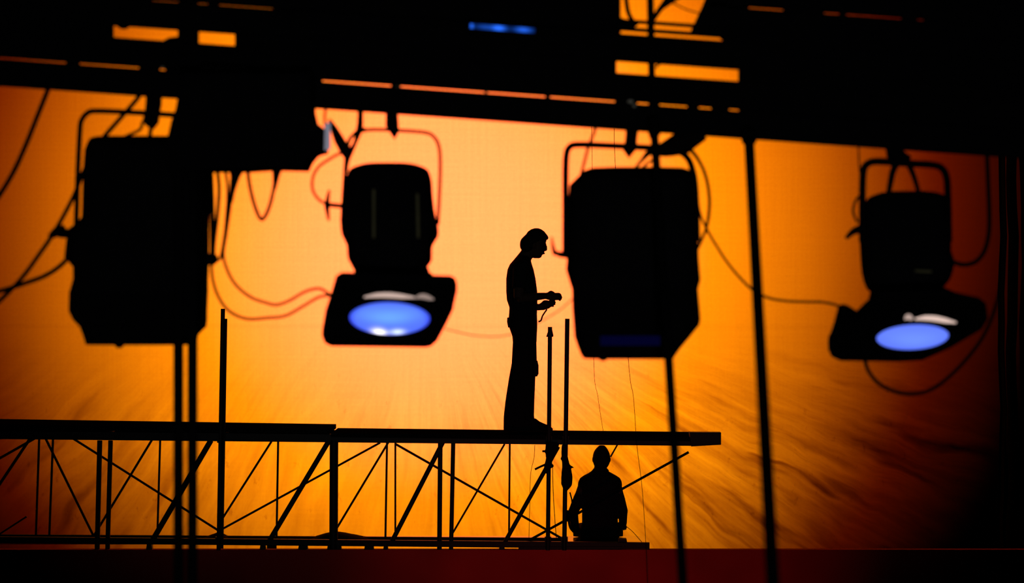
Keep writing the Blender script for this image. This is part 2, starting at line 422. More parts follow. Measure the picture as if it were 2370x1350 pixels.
# ================================================================== SPOTLIGHTS
def yoke(th, pts, r, Y=YG):
    bm = NB(); tube(bm, [W(x, y, Y) for x, y in pts], r, n=4, seg=10, flat=1.6); return part('yoke', bm, BLACK, th)
def clamp(th, pts, Y=YG, extra=None):
    bm = NB(); prism(bm, pts, Y-.025, Y+.025, .004)
    c = part('clamp', bm, BLACK, th)
    return c

def flood_left():
    t = thing('spotlight', 'largest black spotlight, leftmost under the gantry, pointing straight down', 'spotlight', tuple(W(350, 215, YG)), 'stage spotlights hanging from the gantry')
    bm = NB(); loft(bm, [(318, 225, 440, .10), (322, 214, 462, .13), (332, 210, 474, .17), (351, 204, 479, .19), (400, 201, 480, .20), (505, 198, 478, .20), (518, 186, 478, .20), (531, 168, 478, .20), (560, 162, 478, .20), (596, 158, 478, .20), (619, 178, 477, .20), (646, 178, 476, .2), (678, 169, 476, .2)], 9.12, 32, 4.5)
    part('housing', bm, BLACKG, t)
    bm = NB(); loft(bm, [(676, 169, 476, .2), (720, 168, 474, .2), (740, 178, 474, .2), (757, 194, 472, .195), (775, 200, 454, .185), (797, 207, 448, .18)], 9.12, 32, 4.5)
    part('front_hood', bm, BLACK, t)
    bm = NB(); loft(bm, [(796, 262, 290, .03), (806, 270, 282, .015)], 9.0, 12); part('hood_screw', bm, BLACK, t)
    yoke(t, [(176, 535), (178, 470), (181, 380), (185, 300), (189, 278), (202, 262), (222, 257), (300, 260), (350, 263), (420, 268), (455, 275), (474, 300), (484, 345), (490, 460), (492, 590)], .0103)
    clamp(t, [(338, 200), (372, 200), (370, 240), (366, 262), (364, 282), (352, 298), (338, 292), (328, 280), (338, 250)])
    bm = NB(); tube(bm, [W(330, 282, YG), W(324, 300, YG), W(300, 312, YG), W(282, 320, YG)], .006); part('lifting_ring', bm, BLACK, t)
    bm = NB(); tube(bm, [W(350, 292, YG), W(348, 306, YG), W(346, 322, YG)], .008); part('eye_bolt', bm, BLACK, t)
    bm = NB(); tube(bm, [W(170, 541, YG), W(142, 540, YG), W(133, 535, YG)], .018); h = part('tilt_handle', bm, BLACK, t)
    bm = NB(); tube(bm, [W(114, 549, YG), W(130, 538, YG), W(150, 526, YG)], [.010, .019, .012]); part('lever', bm, BLACK, h)
    bm = NB(); tube(bm, [W(478, 600, YG), W(492, 600, YG), W(504, 597, YG)], [.022, .024, .012]); part('tilt_handle', bm, BLACK, t)
    return t

def flood_right():
    t = thing('spotlight', 'big black spotlight right of the standing person, pointing straight down', 'spotlight', tuple(W(1463, 300, YG)), 'stage spotlights hanging from the gantry')
    bm = NB(); loft(bm, [(389, 1400, 1540, .09), (391, 1366, 1580, .13), (397, 1350, 1597, .16), (412, 1334, 1606, .19), (428, 1318, 1609, .20), (510, 1313, 1611, .20), (599, 1312, 1614, .20), (625, 1310, 1616, .2), (648, 1317, 1618, .2), (670, 1324, 1612, .2)], 9.12, 32, 4.5)
    part('housing', bm, BLACKG, t)
    bm = NB(); loft(bm, [(668, 1324, 1612, .2), (714, 1325, 1616, .2), (740, 1327, 1618, .2), (752, 1328, 1615, .2), (781, 1330, 1592, .19), (805, 1338, 1572, .185), (822, 1345, 1560, .18), (829, 1350, 1556, .175)], 9.12, 32, 4.5)
    part('front_hood', bm, BLACK, t)
    # faint navy lens reflection, painted as a glowing strip on the hood front
    bm = NB(); prism(bm, [(1390, 778), (1528, 778), (1528, 800), (1390, 800)], 8.915, 8.935, .002); part('lens_reflection', bm, NAVY, t, 'faint navy reflection painted as a glow')
    bm = NB(); loft(bm, [(827, 1380, 1410, .03), (836, 1390, 1402, .015)], 9.0, 12); part('hood_screw', bm, BLACK, t)
    yoke(t, [(1309, 590), (1309, 480), (1309, 400), (1311, 358), (1318, 341), (1336, 335), (1400, 337), (1463, 340), (1516, 343), (1560, 347), (1588, 362), (1602, 390), (1610, 440), (1614, 560)], .0120)
    clamp(t, [(1449, 286), (1480, 288), (1475, 320), (1474, 345), (1457, 366), (1443, 346), (1449, 332)])
    bm = NB(); tube(bm, [W(1313, 590, YG), W(1296, 589, YG), W(1284, 585, YG)], [.014, .011, .009]); h = part('tilt_handle', bm, BLACK, t)
    bm = NB(); tube(bm, [W(1285, 590, YG), W(1280, 572, YG), W(1277, 548, YG)], [.010, .007, .003]); part('lever', bm, BLACK, h)
    return t

NAVY, _nt, _e = emis('navy_reflection_glow', (.05, .05, 1), .016)

def profile(name, label, L, Yl, tilt, roll, rows, top, plate, rl, mlens, seam_glints, Yc):
    """tilted profile spot: axis leans back and up from the lens"""
    a = Vector((0, math.cos(tilt), math.sin(tilt)))      # lens -> back
    e2 = Vector((0, math.sin(tilt), -math.cos(tilt)))    # down in picture, along the lens plane
    s = Yl/F
    P0 = W(L[0], L[1], Yl)
    return a, e2, s, P0

def spot_profile(label, hang, L, Yl, tilt_deg, roll_deg, rows, plate, rl, squash, mlens, yk, ykr, clamp_pts, glints, seam_glints, collar):
    t = thing('spotlight', label, 'spotlight', tuple(W(hang[0], hang[1], YG)), 'stage spotlights hanging from the gantry')
    tl = math.radians(tilt_deg)
    a = Vector((0, math.cos(tl), math.sin(tl)))
    e2 = Vector((0, -math.sin(tl), math.cos(tl)))*-1     # towards picture-bottom in the lens plane
    e2 = Vector((0, math.sin(tl), -math.cos(tl)))*1.0
    e2 = Vector((0, -math.sin(tl), -math.cos(tl)))* -1 if False else e2
    s = Yl/F; P0 = W(L[0], L[1], Yl); sv = math.sin(tl)
    # lens plane spanned by X and e2; e2 points down in the picture and towards the camera
    e2 = Vector((0, math.sin(tl), -math.cos(tl))) ; e2 = Vector((0, -abs(e2.y), 0)) + Vector((0, 0, -abs(e2.z)))
    # make e2 perpendicular to a: a.(e2)=0
    e2 = Vector((0, math.sin(tl), -math.cos(tl)))
    n = -a
    def onplane(px, py, lift=0.0):
        """where the view ray through (px,py) meets the lens plane (lifted along the beam)"""
        o = Vector((0, 0, CZ)); d = W(px, py, 1.0)-o; p = P0+n*lift
        return o+d*((p-o).dot(n)/d.dot(n))
    # housing: rings across the axis
    bm = NB(); rings = []
    for py, xl, xr in rows:
        tt = (L[1]-py)*s/sv; c = P0+a*tt; Yr = c.y
        cx = ((xl+xr)/2-1185)/F*Yr; r = (xr-xl)/2/F*Yr
        sq = lambda v: math.copysign(abs(v)**(2/3.2), v)
        rings.append([bm.verts.new(Vector((cx, c.y, CZ-(py-675)/F*Yl))+Vector((1, 0, 0))*r*sq(math.cos(q))+e2*r*.72*sq(math.sin(q))) for q in [2*math.pi*k/40 for k in range(40)]])
    for A, B in zip(rings, rings[1:]):
        for k in range(40): bm.faces.new((A[k], A[(k+1) % 40], B[(k+1) % 40], B[k]))
    bm.faces.new(rings[0][::-1]); bm.faces.new(rings[-1])
    part('housing', bm, BLACKG, t)
    # shutter assembly / collar between housing and frame
    bm = NB(); prism(bm, collar, Yl+.02, Yl+.26, .01); part('shutter_box', bm, BLACK, t)
    # gel frame plate
    bm = NB()
    A = [bm.verts.new(onplane(x, y)) for x, y in plate]; B = [bm.verts.new(onplane(x, y)+a*.035) for x, y in plate]
    k = len(A); fa = bm.faces.new(A); fb = bm.faces.new(B[::-1])
    for i in range(k): bm.faces.new((A[i], B[i], B[(i+1) % k], A[(i+1) % k]))
    bmesh.ops.bevel(bm, geom=list(set(list(fa.edges)+list(fb.edges))), offset=.005, segments=2, affect='EDGES', clamp_overlap=True)
    fr = part('gel_frame', bm, BLACK, t)
    # lens: shallow dome in its own frame
    C = onplane(L[0], L[1], .006)
    rr = rl*s
    bm = NB(); rg = [bm.verts.new((0, 0, rr*.16))]; last = None
    for j in range(1, 9):
        q = j/8; ring = [bm.verts.new((rr*q*math.cos(u), rr*squash*q*math.sin(u), rr*.16*(1-q*q))) for u in [2*math.pi*i/40 for i in range(40)]]
        if last is None:
            for i in range(40): bm.faces.new((rg[0], ring[i], ring[(i+1) % 40]))
        else:
            for i in range(40): bm.faces.new((last[i], ring[i], ring[(i+1) % 40], last[(i+1) % 40]))
        last = ring
    lo = bpy.data.objects.new('lens', fin('lens', bm, mlens)); COL.objects.link(lo); lo.parent = t
    xa = Vector((1, 0, 0)); ya = -e2
    if ya.z < 0: ya = -ya
    R = Matrix((xa, ya, xa.cross(ya))).transposed().to_4x4()
    if (R @ Vector((0, 0, 1))).dot(n) < 0: R = R @ Matrix.Diagonal((1, 1, -1, 1))
    lo.matrix_local = Matrix.Translation(C-Vector(t.location)) @ R @ Matrix.Rotation(math.radians(roll_deg), 4, 'Z')
    lo['label'] = 'glowing blue lens'
    # lens ring
    bm = NB(); pts = [C+(Matrix.Rotation(0, 4, 'Z') @ (xa*math.cos(u)*rr*1.04+ya*math.sin(u)*rr*squash*1.04)) for u in [2*math.pi*i/40 for i in range(41)]]
    if roll_deg: pts = [C+(Matrix.Rotation(math.radians(roll_deg), 4, n) @ (p-C)) for p in pts]
    tube(bm, pts, .006, n=1, seg=8); part('lens_ring', bm, BLACK, t)
    # bright slots above the lens: rim highlight put in as self-lit tubes
    for x0, y0, x1, y1, w0, st in glints:
        m, _, _ = emis('rim_glint_glow', (1, .72, .62), st)
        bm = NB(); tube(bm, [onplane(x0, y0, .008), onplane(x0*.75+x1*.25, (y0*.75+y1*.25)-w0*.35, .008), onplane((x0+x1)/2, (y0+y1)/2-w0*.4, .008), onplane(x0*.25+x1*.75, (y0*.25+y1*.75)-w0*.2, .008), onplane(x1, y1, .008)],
                        [w0*s*.15, w0*s*.42, w0*s*.5, w0*s*.42, w0*s*.15], seg=10); part('rim_glint', bm, m, fr, 'bright crescent highlight above the lens, self-lit')
    for (x0, y0, x1, y1, w0, mm) in seam_glints:  # specular lines on the housing, put in as paler strips
        bm = NB()
        yy = P0.y-.02
        tube(bm, [W(x0, y0, Yc_front(P0, a, rows, L, s, sv, y0, x0)), W(x1, y1, Yc_front(P0, a, rows, L, s, sv, y1, x1))], w0*s/2, n=1, seg=8); part('seam_highlight', bm, mm, t, 'dull strip painting in a highlight')
    yoke(t, yk, ykr)
    clamp(t, clamp_pts)
    return t

def Yc_front(P0, a, rows, L, s, sv, py, px):
    tt = (L[1]-py)*s/sv; c = P0+a*tt
    r = [(xr-xl)/2*s for q, xl, xr in rows if abs(q-py) < 60] or [.15]
    cx = [(xr+xl)/2 for q, xl, xr in rows if abs(q-py) < 60] or [px]
    R = max(r); dx = (px-cx[0])*s
    h = math.sqrt(max(R*R-dx*dx, 0))
    return c.y-h/sv-.01

def profiles():
    ml = lens_mat('blue_lens_glow', [(.0, .05, .10, .055, (.06, .22, .3)), (-.043, -.105, .024, .045, (2.2, 2.0, 1.2)), (.025, -.095, .024, .035, (1.0, 1.1, .8))], (.10, .19, 1.1), (.02, .02, .9))
    spot_profile('black spotlight left of the standing person, its blue lens with two white hot spots', (905, 250), (902, 737), 8.86, 64, 0,
        [(394, 836, 960), (397, 818, 984), (404, 806, 996), (418, 800, 1000), (450, 797, 1002), (487, 793, 1006), (515, 788, 1011), (530, 789, 1015), (548, 797, 1005), (562, 803, 1000), (590, 804, 1000), (606, 812, 990), (625, 822, 978), (660, 824, 978)],
        [(789, 649), (1044, 657), (1054, 662), (1058, 676), (1049, 717), (1034, 748), (1012, 792), (1000, 803), (985, 806), (765, 803), (751, 796), (745, 780), (752, 740), (768, 690), (777, 656)],
        93, .97, ml,
        [(792, 500), (797, 420), (803, 345), (814, 316), (840, 303), (870, 300), (921, 302), (985, 307), (1005, 318), (1016, 340), (1019, 380), (1017, 450), (1013, 520)], .0068,
        [(893, 240), (918, 240), (919, 285), (924, 300), (912, 322), (902, 303), (892, 292)],
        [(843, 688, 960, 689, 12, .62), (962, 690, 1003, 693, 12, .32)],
        [(865, 440, 865, 550, 7, OLIVE), (966, 450, 968, 550, 7, OLIVE)],
        [(820, 608), (980, 608), (982, 628), (996, 632), (999, 655), (1003, 672), (815, 672), (818, 648)])
    ml4 = lens_mat('blue_lens_glow_even', [(.0, .02, .12, .08, (.05, .1, .2))], (.12, .20, 1.1), (.02, .02, .9))
    t = spot_profile('black spotlight nearest the side curtain, plain blue lens tilted to the right', (2072, 340), (2112, 780), 8.9, 66, -6,
        [(461, 2030, 2160), (464, 2012, 2184), (470, 2000, 2193), (482, 1992, 2199), (540, 1991, 2199), (595, 1994, 2199), (618, 1996, 2207), (640, 2001, 2202), (655, 2007, 2190), (668, 2020, 2178), (690, 2032, 2176), (710, 2032, 2180)],
        [(2034, 696), (2006, 718), (1984, 743), (1974, 736), (1966, 726), (1950, 722), (1940, 728), (1936, 748), (1933, 772), (1918, 796), (1917, 812), (1924, 828), (1944, 837), (2080, 839), (2136, 836), (2200, 806), (2274, 764), (2287, 742), (2284, 720), (2270, 708), (2219, 700), (2190, 690)],
        83, .93, ml4,
        [(1996, 560), (1996, 460), (1998, 400), (2006, 381), (2026, 374), (2070, 376), (2110, 379), (2158, 382), (2180, 390), (2191, 412), (2194, 460), (2196, 560)], .0138,
        [(2052, 325), (2092, 325), (2090, 350), (2110, 362), (2104, 382), (2070, 380), (2056, 362)],
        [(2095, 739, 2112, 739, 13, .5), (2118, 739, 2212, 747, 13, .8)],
        [(2118, 627, 2155, 629, 6, OLIVE), (2118, 679, 2122, 680, 7, SILVER), (2132, 681, 2136, 682, 6, SILVER)],
        [(2040, 655), (2172, 655), (2186, 672), (2212, 676), (2216, 698), (2222, 712), (2030, 712), (2032, 690)])
    bm = NB(); tube(bm, [W(1992, 530, YG), W(1974, 537, YG), W(1958, 552, YG)], [.017, .013, .007]); part('tilt_handle', bm, BLACK, t)
    return t

# ================================================================== CABLES, WIRES, POLES
def cable(pts, w, label, cat='cable', Y=YG, name='cable', m=None, group=None, n=8):
    bm = NB()
    P = [W(p[0], p[1], p[2] if len(p) > 2 else Y) for p in pts]
    R = [x/2/F*Y for x in w] if isinstance(w, (list, tuple)) else w/2/F*Y
    tube(bm, P, R, n=n, seg=8)
    return single(name, bm, m or CABLE, label, cat, group)

def cables():
    cable([(116, 195), (104, 225), (86, 270), (60, 335), (30, 400), (-10, 465), (-60, 530)], 12, 'thick cable hanging from the gantry into the upper left edge')
    cable([(330, 205), (318, 228), (280, 272), (240, 318), (215, 355, 9.3), (190, 405, 9.35), (170, 455, 9.2), (130, 530), (90, 590), (45, 650), (-20, 715), (-90, 780)], 11, 'long cable slanting behind the leftmost spotlight down to the left edge')
    cable([(168, 585), (140, 615), (105, 638), (60, 655), (0, 674), (-80, 690)], 11, 'cable leaving the side of the leftmost spotlight for the left edge')
    G = 'cables hanging between the two left spotlights'
    cable([(500, 380), (505, 410), (507, 445), (503, 500), (496, 560), (494, 598)], 9, 'short cable from the control box to the leftmost spotlight knob', group=G)
    cable([(516, 380), (524, 410), (527, 449), (524, 500), (519, 550), (510, 597), (500, 600)], 7, 'slack thin cable beside the leftmost spotlight, inside the looped one', group=G)
    cable([(541, 380), (536, 430), (533, 472), (524, 540), (517, 590), (528, 630), (548, 662), (580, 688), (612, 700), (640, 706), (670, 696), (705, 676), (735, 668), (752, 674), (768, 686)], [10, 9, 8, 7, 7, 7, 7, 7, 7, 7, 7, 7, 7, 7, 7], 'upper of two cables looping across to the blue lens spotlight', group=G)
    cable([(489, 612), (493, 650), (506, 688), (530, 720), (570, 738), (620, 736), (661, 731), (700, 710), (738, 688), (764, 684)], 7, 'lower of two cables looping across to the blue lens spotlight', group=G)
    cable([(572, 385), (578, 430), (590, 478), (605, 508), (620, 488), (632, 445), (641, 385)], 9, 'narrow U-shaped cable hanging below the control box')
    cable([(834, 245), (834, 270), (832, 299), (822, 330), (812, 352), (803, 372), (800, 400)], [14, 14, 16, 10, 12, 14, 10], 'black strap hanging from the gantry onto the blue lens spotlight', 'strap', name='strap')
    cable([(846, 297), (826, 303), (812, 320), (806, 342), (814, 340), (824, 325), (833, 300)], 6, 'small loop of cable around the left yoke corner')
    cable([(762, 276), (772, 296), (784, 322), (798, 348), (804, 366)], [6, 16, 24, 26, 14], 'twisted black strap end right of the pale bluish strip', 'strap', name='strap')
    cable([(806, 350), (785, 356), (760, 370), (736, 388), (724, 412), (724, 440), (738, 462), (758, 474)], 7, 'cable curling from the yoke to a T-shaped handle')
    h = thing('clamp_handle', 'small T-shaped handle left of the blue lens spotlight', 'handle', tuple(W(780, 476, YG)))
    bm = NB(); tube(bm, [W(798, 478, YG), W(760, 474, YG)], .009); part('shaft', bm, BLACK, h)
    bm = NB(); tube(bm, [W(762, 440, YG), W(757, 475, YG), W(761, 511, YG)], [.005, .011, .005]); part('grip', bm, BLACK, h)
    cable([(1030, 762), (1065, 770), (1100, 777), (1150, 779), (1190, 772), (1235, 752), (1290, 722), (1330, 688)], 2.6, 'very thin cable passing behind the standing person at hip height')
    # around the right flood
    cable([(1380, 290), (1374, 310), (1362, 340), (1354, 370), (1345, 405)], 7, 'cable dropping behind the yoke of the big spotlight')
    cable([(1468, 392), (1485, 372), (1505, 352), (1540, 345), (1580, 330), (1630, 310)], [6, 8, 16, 38, 58, 28], 'bunched black drape tied over the big spotlight yoke', 'drape', name='tied_drape')
    cable([(1484, 392), (1496, 380), (1510, 372), (1518, 380)], 6, 'short curled cable on top of the big spotlight')
    cable([(1565, 340), (1598, 348), (1622, 380), (1636, 418), (1642, 462), (1640, 500), (1634, 530), (1622, 560), (1612, 580)], [12, 10, 8, 8, 8, 8, 7, 7, 7], 'bowed cable down the right side of the big spotlight')
    cable([(1614, 460), (1622, 500), (1641, 540), (1660, 572), (1680, 603), (1708, 638), (1743, 672), (1780, 690), (1820, 697), (1865, 699), (1905, 700), (1940, 708), (1962, 725), (1975, 745)], 6, 'long slack cable drooping over to the rightmost spotlight')
    cable([(1944, 760), (1938, 745), (1944, 730), (1955, 726), (1968, 745), (1976, 770)], 6, 'small cable loop on the left end of the right gel frame')
    cable([(1987, 340), (1988, 370), (1990, 400)], 4, 'short thin wire left of the rightmost yoke', 'wire', name='wire')
    cable([(2078, 372), (2066, 400), (2058, 440), (2054, 460)], [18, 16, 13, 11], 'left strap inside the rightmost yoke', 'strap', name='strap')
    cable([(2098, 370), (2112, 400), (2122, 430), (2128, 455)], [15, 13, 12, 12], 'right strap inside the rightmost yoke', 'strap', name='strap')
    cable([(1996, 447), (1980, 466), (1975, 490), (1984, 515)], 6, 'small cable loop at the left side of the rightmost yoke')
    cable([(2284, 350), (2287, 420), (2290, 500), (2288, 545), (2278, 582), (2258, 606), (2230, 613), (2202, 606)], 11, 'thick cable curving into the right side of the rightmost spotlight')
    cable([(2002, 836), (2012, 862), (2034, 888), (2064, 904), (2100, 912), (2140, 908), (2172, 892), (2206, 864), (2240, 828), (2270, 788), (2292, 745), (2310, 690), (2320, 640), (2322, 560), (2320, 480)], 9, 'big sagging cable loop beneath the rightmost spotlight')

def wires():
    G = 'thin vertical wires behind the big spotlight'
    cable([(1368, 250, 20), (1371, 400, 20.1), (1374, 830, 20.6), (1384, 920, 20.75), (1396, 999, 20.9)], 1.0, 'thin wire dropping from the big spotlight to the walkway, nearer the standing person', 'wire', Y=20.2, name='wire', group=G)
    cable([(1423, 250, 20), (1424, 380, 20), (1454, 830, 20.2), (1466, 920, 20.2), (1474, 1030, 20.25), (1486, 1130, 20.3), (1495, 1265, 20.3), (1500, 1400, 20.3), (1508, 1664, 20.3)], 1.2, 'thin wire running past the walkway down in front of the red platform', 'wire', Y=20.2, name='wire', group=G)
    cable([(1238, 1030), (1236, 1060), (1228, 1100), (1226, 1180), (1224, 1250)], 1.2, 'faint thin wire under the standing person', 'wire', Y=21.3, name='wire')
    cable([(1279, 1075), (1280, 1130), (1284, 1200), (1288, 1250)], 1.6, 'faint thin wire hanging between the two tall upright poles', 'wire', Y=21.3, name='wire')
    cable([(1451, 1220), (1465, 1232), (1486, 1256)], 1.4, 'thin line slanting down from the seated person to the walkway end', 'wire', Y=21.3, name='wire')

def poles():
    def pole(p, q, Y0, Y1, w, label, m=BLACK):
        bm = NB(); A, B = W(*p, Y0), W(*q, Y1); r = w/2/F*Y0
        A2 = A; B2 = B
        tube(bm, [A2, B2], r, n=1, seg=14)
        b = thing('hanging_pole', label, 'pole', tuple(A), 'vertical steel poles hanging in the foreground')
        part('tube', bm, m, b)
        d = (B2-A2).normalized()
        bm = NB(); tube(bm, [A2-d*.005, A2+d*.05], r*1.5, n=1, seg=12); part('coupler', bm, m, b)
        bm = NB(); tube(bm, [B2-d*.03, B2+d*.005], r*1.15, n=1, seg=12); part('end_cap', bm, m, b)
    pole((413, 380), (413, 1420), 8.76, 8.6, 24, 'left one of the close pair of poles below the leftmost spotlight')
    pole((446, 380), (445, 1420), 8.76, 8.6, 24, 'right one of the close pair of poles below the leftmost spotlight')
    pole((1513, 285), (1585, 1420), 8.86, 7.6, 20, 'thin leaning pole passing the big spotlight and emerging below it')
    pole((1733, 310), (1793, 1420), 8.92, 6.3, 24, 'long leaning pole between the two right spotlights')

# ================================================================== WALKWAY BRIDGE
YF, YR = 20.85, 21.55
def walkway():
    k = F
    b = thing('scaffold_bridge', 'long dark steel truss bridge the two people are on', 'bridge', (W(800, 1262, 21.2).x, 21.2, CZ-598*20.8/F))
    zr = CZ-598*20.8/F                                  # riser top
    def pf(x, y): return W(x, y, YF)
    def pr(x, y): return W(x, y, YR)
    yt = lambda x: 1007+.0098*x                          # centre line of the top rail
    yb = lambda x: 1249.6+.007*x                         # centre line of the bottom rail
    s = YF/F
    bm = NB(); bar(bm, pf(-120, yt(-120)), pf(1606, yt(1606)), 19*s, .05); part('top_rail', bm, TUBEM, b)
    bm = NB(); bar(bm, pr(-120, yt(-120)-10), pr(1594, yt(1594)-10), 18*s, .05); part('top_rail', bm, TUBEM, b)
    bm = NB(); bar(bm, pf(-120, yb(-120)), pf(1503, yb(1503)+3), 14.5*s, .05); part('bottom_rail', bm, TUBEM, b)
    bm = NB(); bar(bm, pr(-120, yb(-120)-8), pr(1308, yb(1308)-9), 9*s, .04); part('bottom_rail', bm, TUBEM, b)
    bm = NB(); bar(bm, pf(1200, 1269), pf(1440, 1268), 7*s, .06); part('foot_plate', bm, TUBEM, b)
    bm = NB(); prism(bm, [(1432, 1248), (1450, 1248), (1452, 1258), (1432, 1258)], YF, YF+.1, .002); part('foot_plate', bm, TUBEM, b)
    # cross ties linking both faces
    for x in (-60, 236, 508, 772, 1031, 1290, 1500):
        bm = NB(); bar(bm, W(x, yt(x)+1, YF), W(x*YF/YR+1185*(1-YF/YR), yt(x)-9, YR), .03, .03); part('cross_tie', bm, TUBEM, b)
    # posts on the front face
    zfoot = 675+(CZ-zr)*F/YF
    for x0, x1, wd in ((231, 225, 12), (256, 249, 11), (773, 772, 20), (1019, 1017, 11), (1049, 1044, 10)):
        bm = NB(); tube(bm, [pf(x0, 1020), pf(x1, zfoot)], wd/2*s, n=1); part('post', bm, TUBEM, b)
    sr = YR/F
    for x0, x1, wd, y1 in ((91, 83, 5.5, 1246), (123, 114, 5.5, 1246), (371, 364, 5, 1246), (644, 640, 5, 1248), (896, 892, 5, 1248), (915, 915, 4.5, 1248), (1180, 1178, 4.5, 1249)):
        bm = NB(); tube(bm, [pr(x0, 1010), pr(x1, y1)], wd/2*sr, n=1); part('post', bm, RUST, b)
    # heavy diagonals, front
    for x0, y0, x1, y1, wd in ((488, 1020, 349, 1258, 13), (760, 1023, 620, 1258, 12), (1025, 1024, 905, 1258, 11), (1292, 1034, 1166, 1260, 10)):
        bm = NB(); tube(bm, [pf(x0, y0), pf(x1, y1)], wd/2*s, n=1); part('diagonal_brace', bm, TUBEM, b)
    for x0, y0, x1, y1, wd in ((-60, 1095, 86, 1012, 6), (-60, 1210, 72, 1012, 7), (103, 1010, 216, 1240, 6), (162, 1011, 508, 1230, 5.5), (355, 1013, 217, 1241, 5.5), (-40, 1262, 62, 1196, 4),
                               (631, 1018, 509, 1210, 5), (880, 1025, 509, 1228, 5), (899, 1024, 779, 1224, 5), (915, 1028, 1306, 1250, 5.5), (1168, 1028, 1048, 1234, 4.5)):
        bm = NB(); tube(bm, [pr(x0, y0), pr(x1, y1)], wd/2*sr, n=1); part('diagonal_brace', bm, RUST, b)
    bm = NB(); tube(bm, [W(1216, 1256, YF+.04), W(1594, 1047, YF+.04)], .011, n=1); part('diagonal_brace', bm, BLACK, b)
    bm = NB(); tube(bm, [W(1430, 1028, YF+.04), W(1413, 1058, YF+.04)], .007, n=1); part('diagonal_brace', bm, TUBEM, b)
    # feet under the bottom rail
    for x0, x1 in ((338, 352), (601, 615), (690, 712), (757, 790), (843, 865), (887, 898), (1155, 1168), (1262, 1330)):
        bm = NB(); zt = 1258
        prism(bm, [(x0+2, zt), (x1-2, zt), (x1, zfoot), (x0, zfoot)], YF-.02, YF+.05, .002); part('foot', bm, TUBEM, b)
    # boards on top
    s2 = YR/F
    def board(x0, x1, yr0, yr1, yf_off, label, g):
        # rear top edge follows (yr0..yr1); board reaches forward over the truss, level in depth
        bm = NB()
        P = []
        for x, y in ((x0, yr0), (x1, yr1)):
            R = W(x, y, YR+.05); 
            P.append((R.x, R.z))
        th = yf_off*s2
        vs = []
        for (x, z) in P:
            xf = x
            vs.append([bm.verts.new(v) for v in ((xf, YF-.06, z), (xf, YR+.05, z), (xf, YR+.05, z-th), (xf, YF-.06, z-th))])
        a, c = vs
        for i in range(4): bm.faces.new((a[i], a[(i+1) % 4], c[(i+1) % 4], c[i]))
        bm.faces.new(a[::-1]); bm.faces.new(c)
        return single('walkway_board', bm, BOARD, label, 'board', g, smooth=False)
    G = 'boards laid on the bridge'
    board(-140, 778, 968, 982, 10, 'left walkway board, its end stepping up above the next board', G)
    board(782, 1648, 991, 1000.5, 9, 'right walkway board under the standing person, ending free at the right', G)
    bm = NB(); prism(bm, [(1596, 1001), (1669, 1001.5), (1669, 1030), (1600, 1034)], YF-.075, YF+.05, .003)
    part('end_block', bm, TUBEM, b)
    # uprights
    def upright(x0, y0, x1, y1, wd, label, extra=None):
        t = thing('upright_pole', label, 'pole', tuple(W(x1, y1, YF-.09)), 'tall upright poles fixed to the bridge')
        bm = NB(); tube(bm, [W(x0, y0, YF-.09), W(x1, y1, YF-.09)], wd/2*s, n=1, seg=12); part('tube', bm, TUBEM, t)
        for yy in (1018, 1250):
            xx = x0+(x1-x0)*(yy-y0)/(y1-y0)
            bm = NB(); bar(bm, W(xx, yy-7, YF-.06), W(xx, yy+7, YF-.06), (wd+5)*s, .05); part('clip', bm, TUBEM, t)
        return t
    zp = 675+(CZ-zr)*F/(YF-.09)
    t = upright(516, 715, 506, zp, 10, 'tall upright doubled pole below the looping cables')
    bm = NB(); tube(bm, [W(523, 738, YF-.09), W(514, 1270, YF-.09)], 3.2*s, n=1, seg=8); part('tube', bm, TUBEM, t)
    t = upright(1273, 757, 1268, zp, 10, 'upright pole with a pointed collar right in front of the standing person')
    bm = NB(); loft(bm, [(759, 1269, 1277, .014), (768, 1268, 1279, .018), (777, 1265, 1281, .022), (780, 1264, 1280, .02)], YF-.09, 12); part('collar', bm, TUBEM, t)
    t = upright(1313, 738, 1306, zp, 10.5, 'upright pole nearest the big spotlight, topmost above the walkway')
    # tied bundles on the poles
    bm = NB(); Y = YF-.11
    tube(bm, [W(1275, 1024, Y), W(1272, 1045, Y), W(1271, 1062, Y), W(1268, 1080, Y), W(1262, 1096, Y)], [.045, .038, .028, .034, .016])
    tube(bm, [W(1290, 1026, Y), W(1284, 1046, Y), W(1276, 1066, Y)], [.02, .018, .014])
    ball(bm, W(1277, 1079, Y), .02, .02, .016, 10); ball(bm, W(1257, 1045, Y), .012, .012, .012, 10)
    r = single('tied_rag', bm, CLOTHM, 'dark rag knotted round the pole just below the walkway', 'rag'); remesh(r, .007, 2)
    cable([(1238, 1087), (1250, 1081), (1266, 1074)], 5, 'short stick poking left out of the knotted rag', 'stick', Y=YF-.1, name='stick')
    bm = NB(); tube(bm, [W(1307, 1030, Y), W(1306, 1050, Y), W(1309, 1072, Y), W(1311, 1086, Y)], [.026, .026, .032, .038])
    tube(bm, [W(1311, 1084, Y), W(1312, 1105, Y), W(1311, 1122, Y), W(1308, 1137, Y)], [.04, .05, .048, .014])
    tube(bm, [W(1312, 1078, Y), W(1322, 1080, Y), W(1328, 1084, Y)], [.016, .007, .007]); ball(bm, W(1300, 1062, Y), .012, .012, .012, 10)
    r = single('tool_pouch', bm, CLOTHM, 'dark lumpy pouch tied to the pole left of the seated person', 'pouch'); remesh(r, .007, 2)
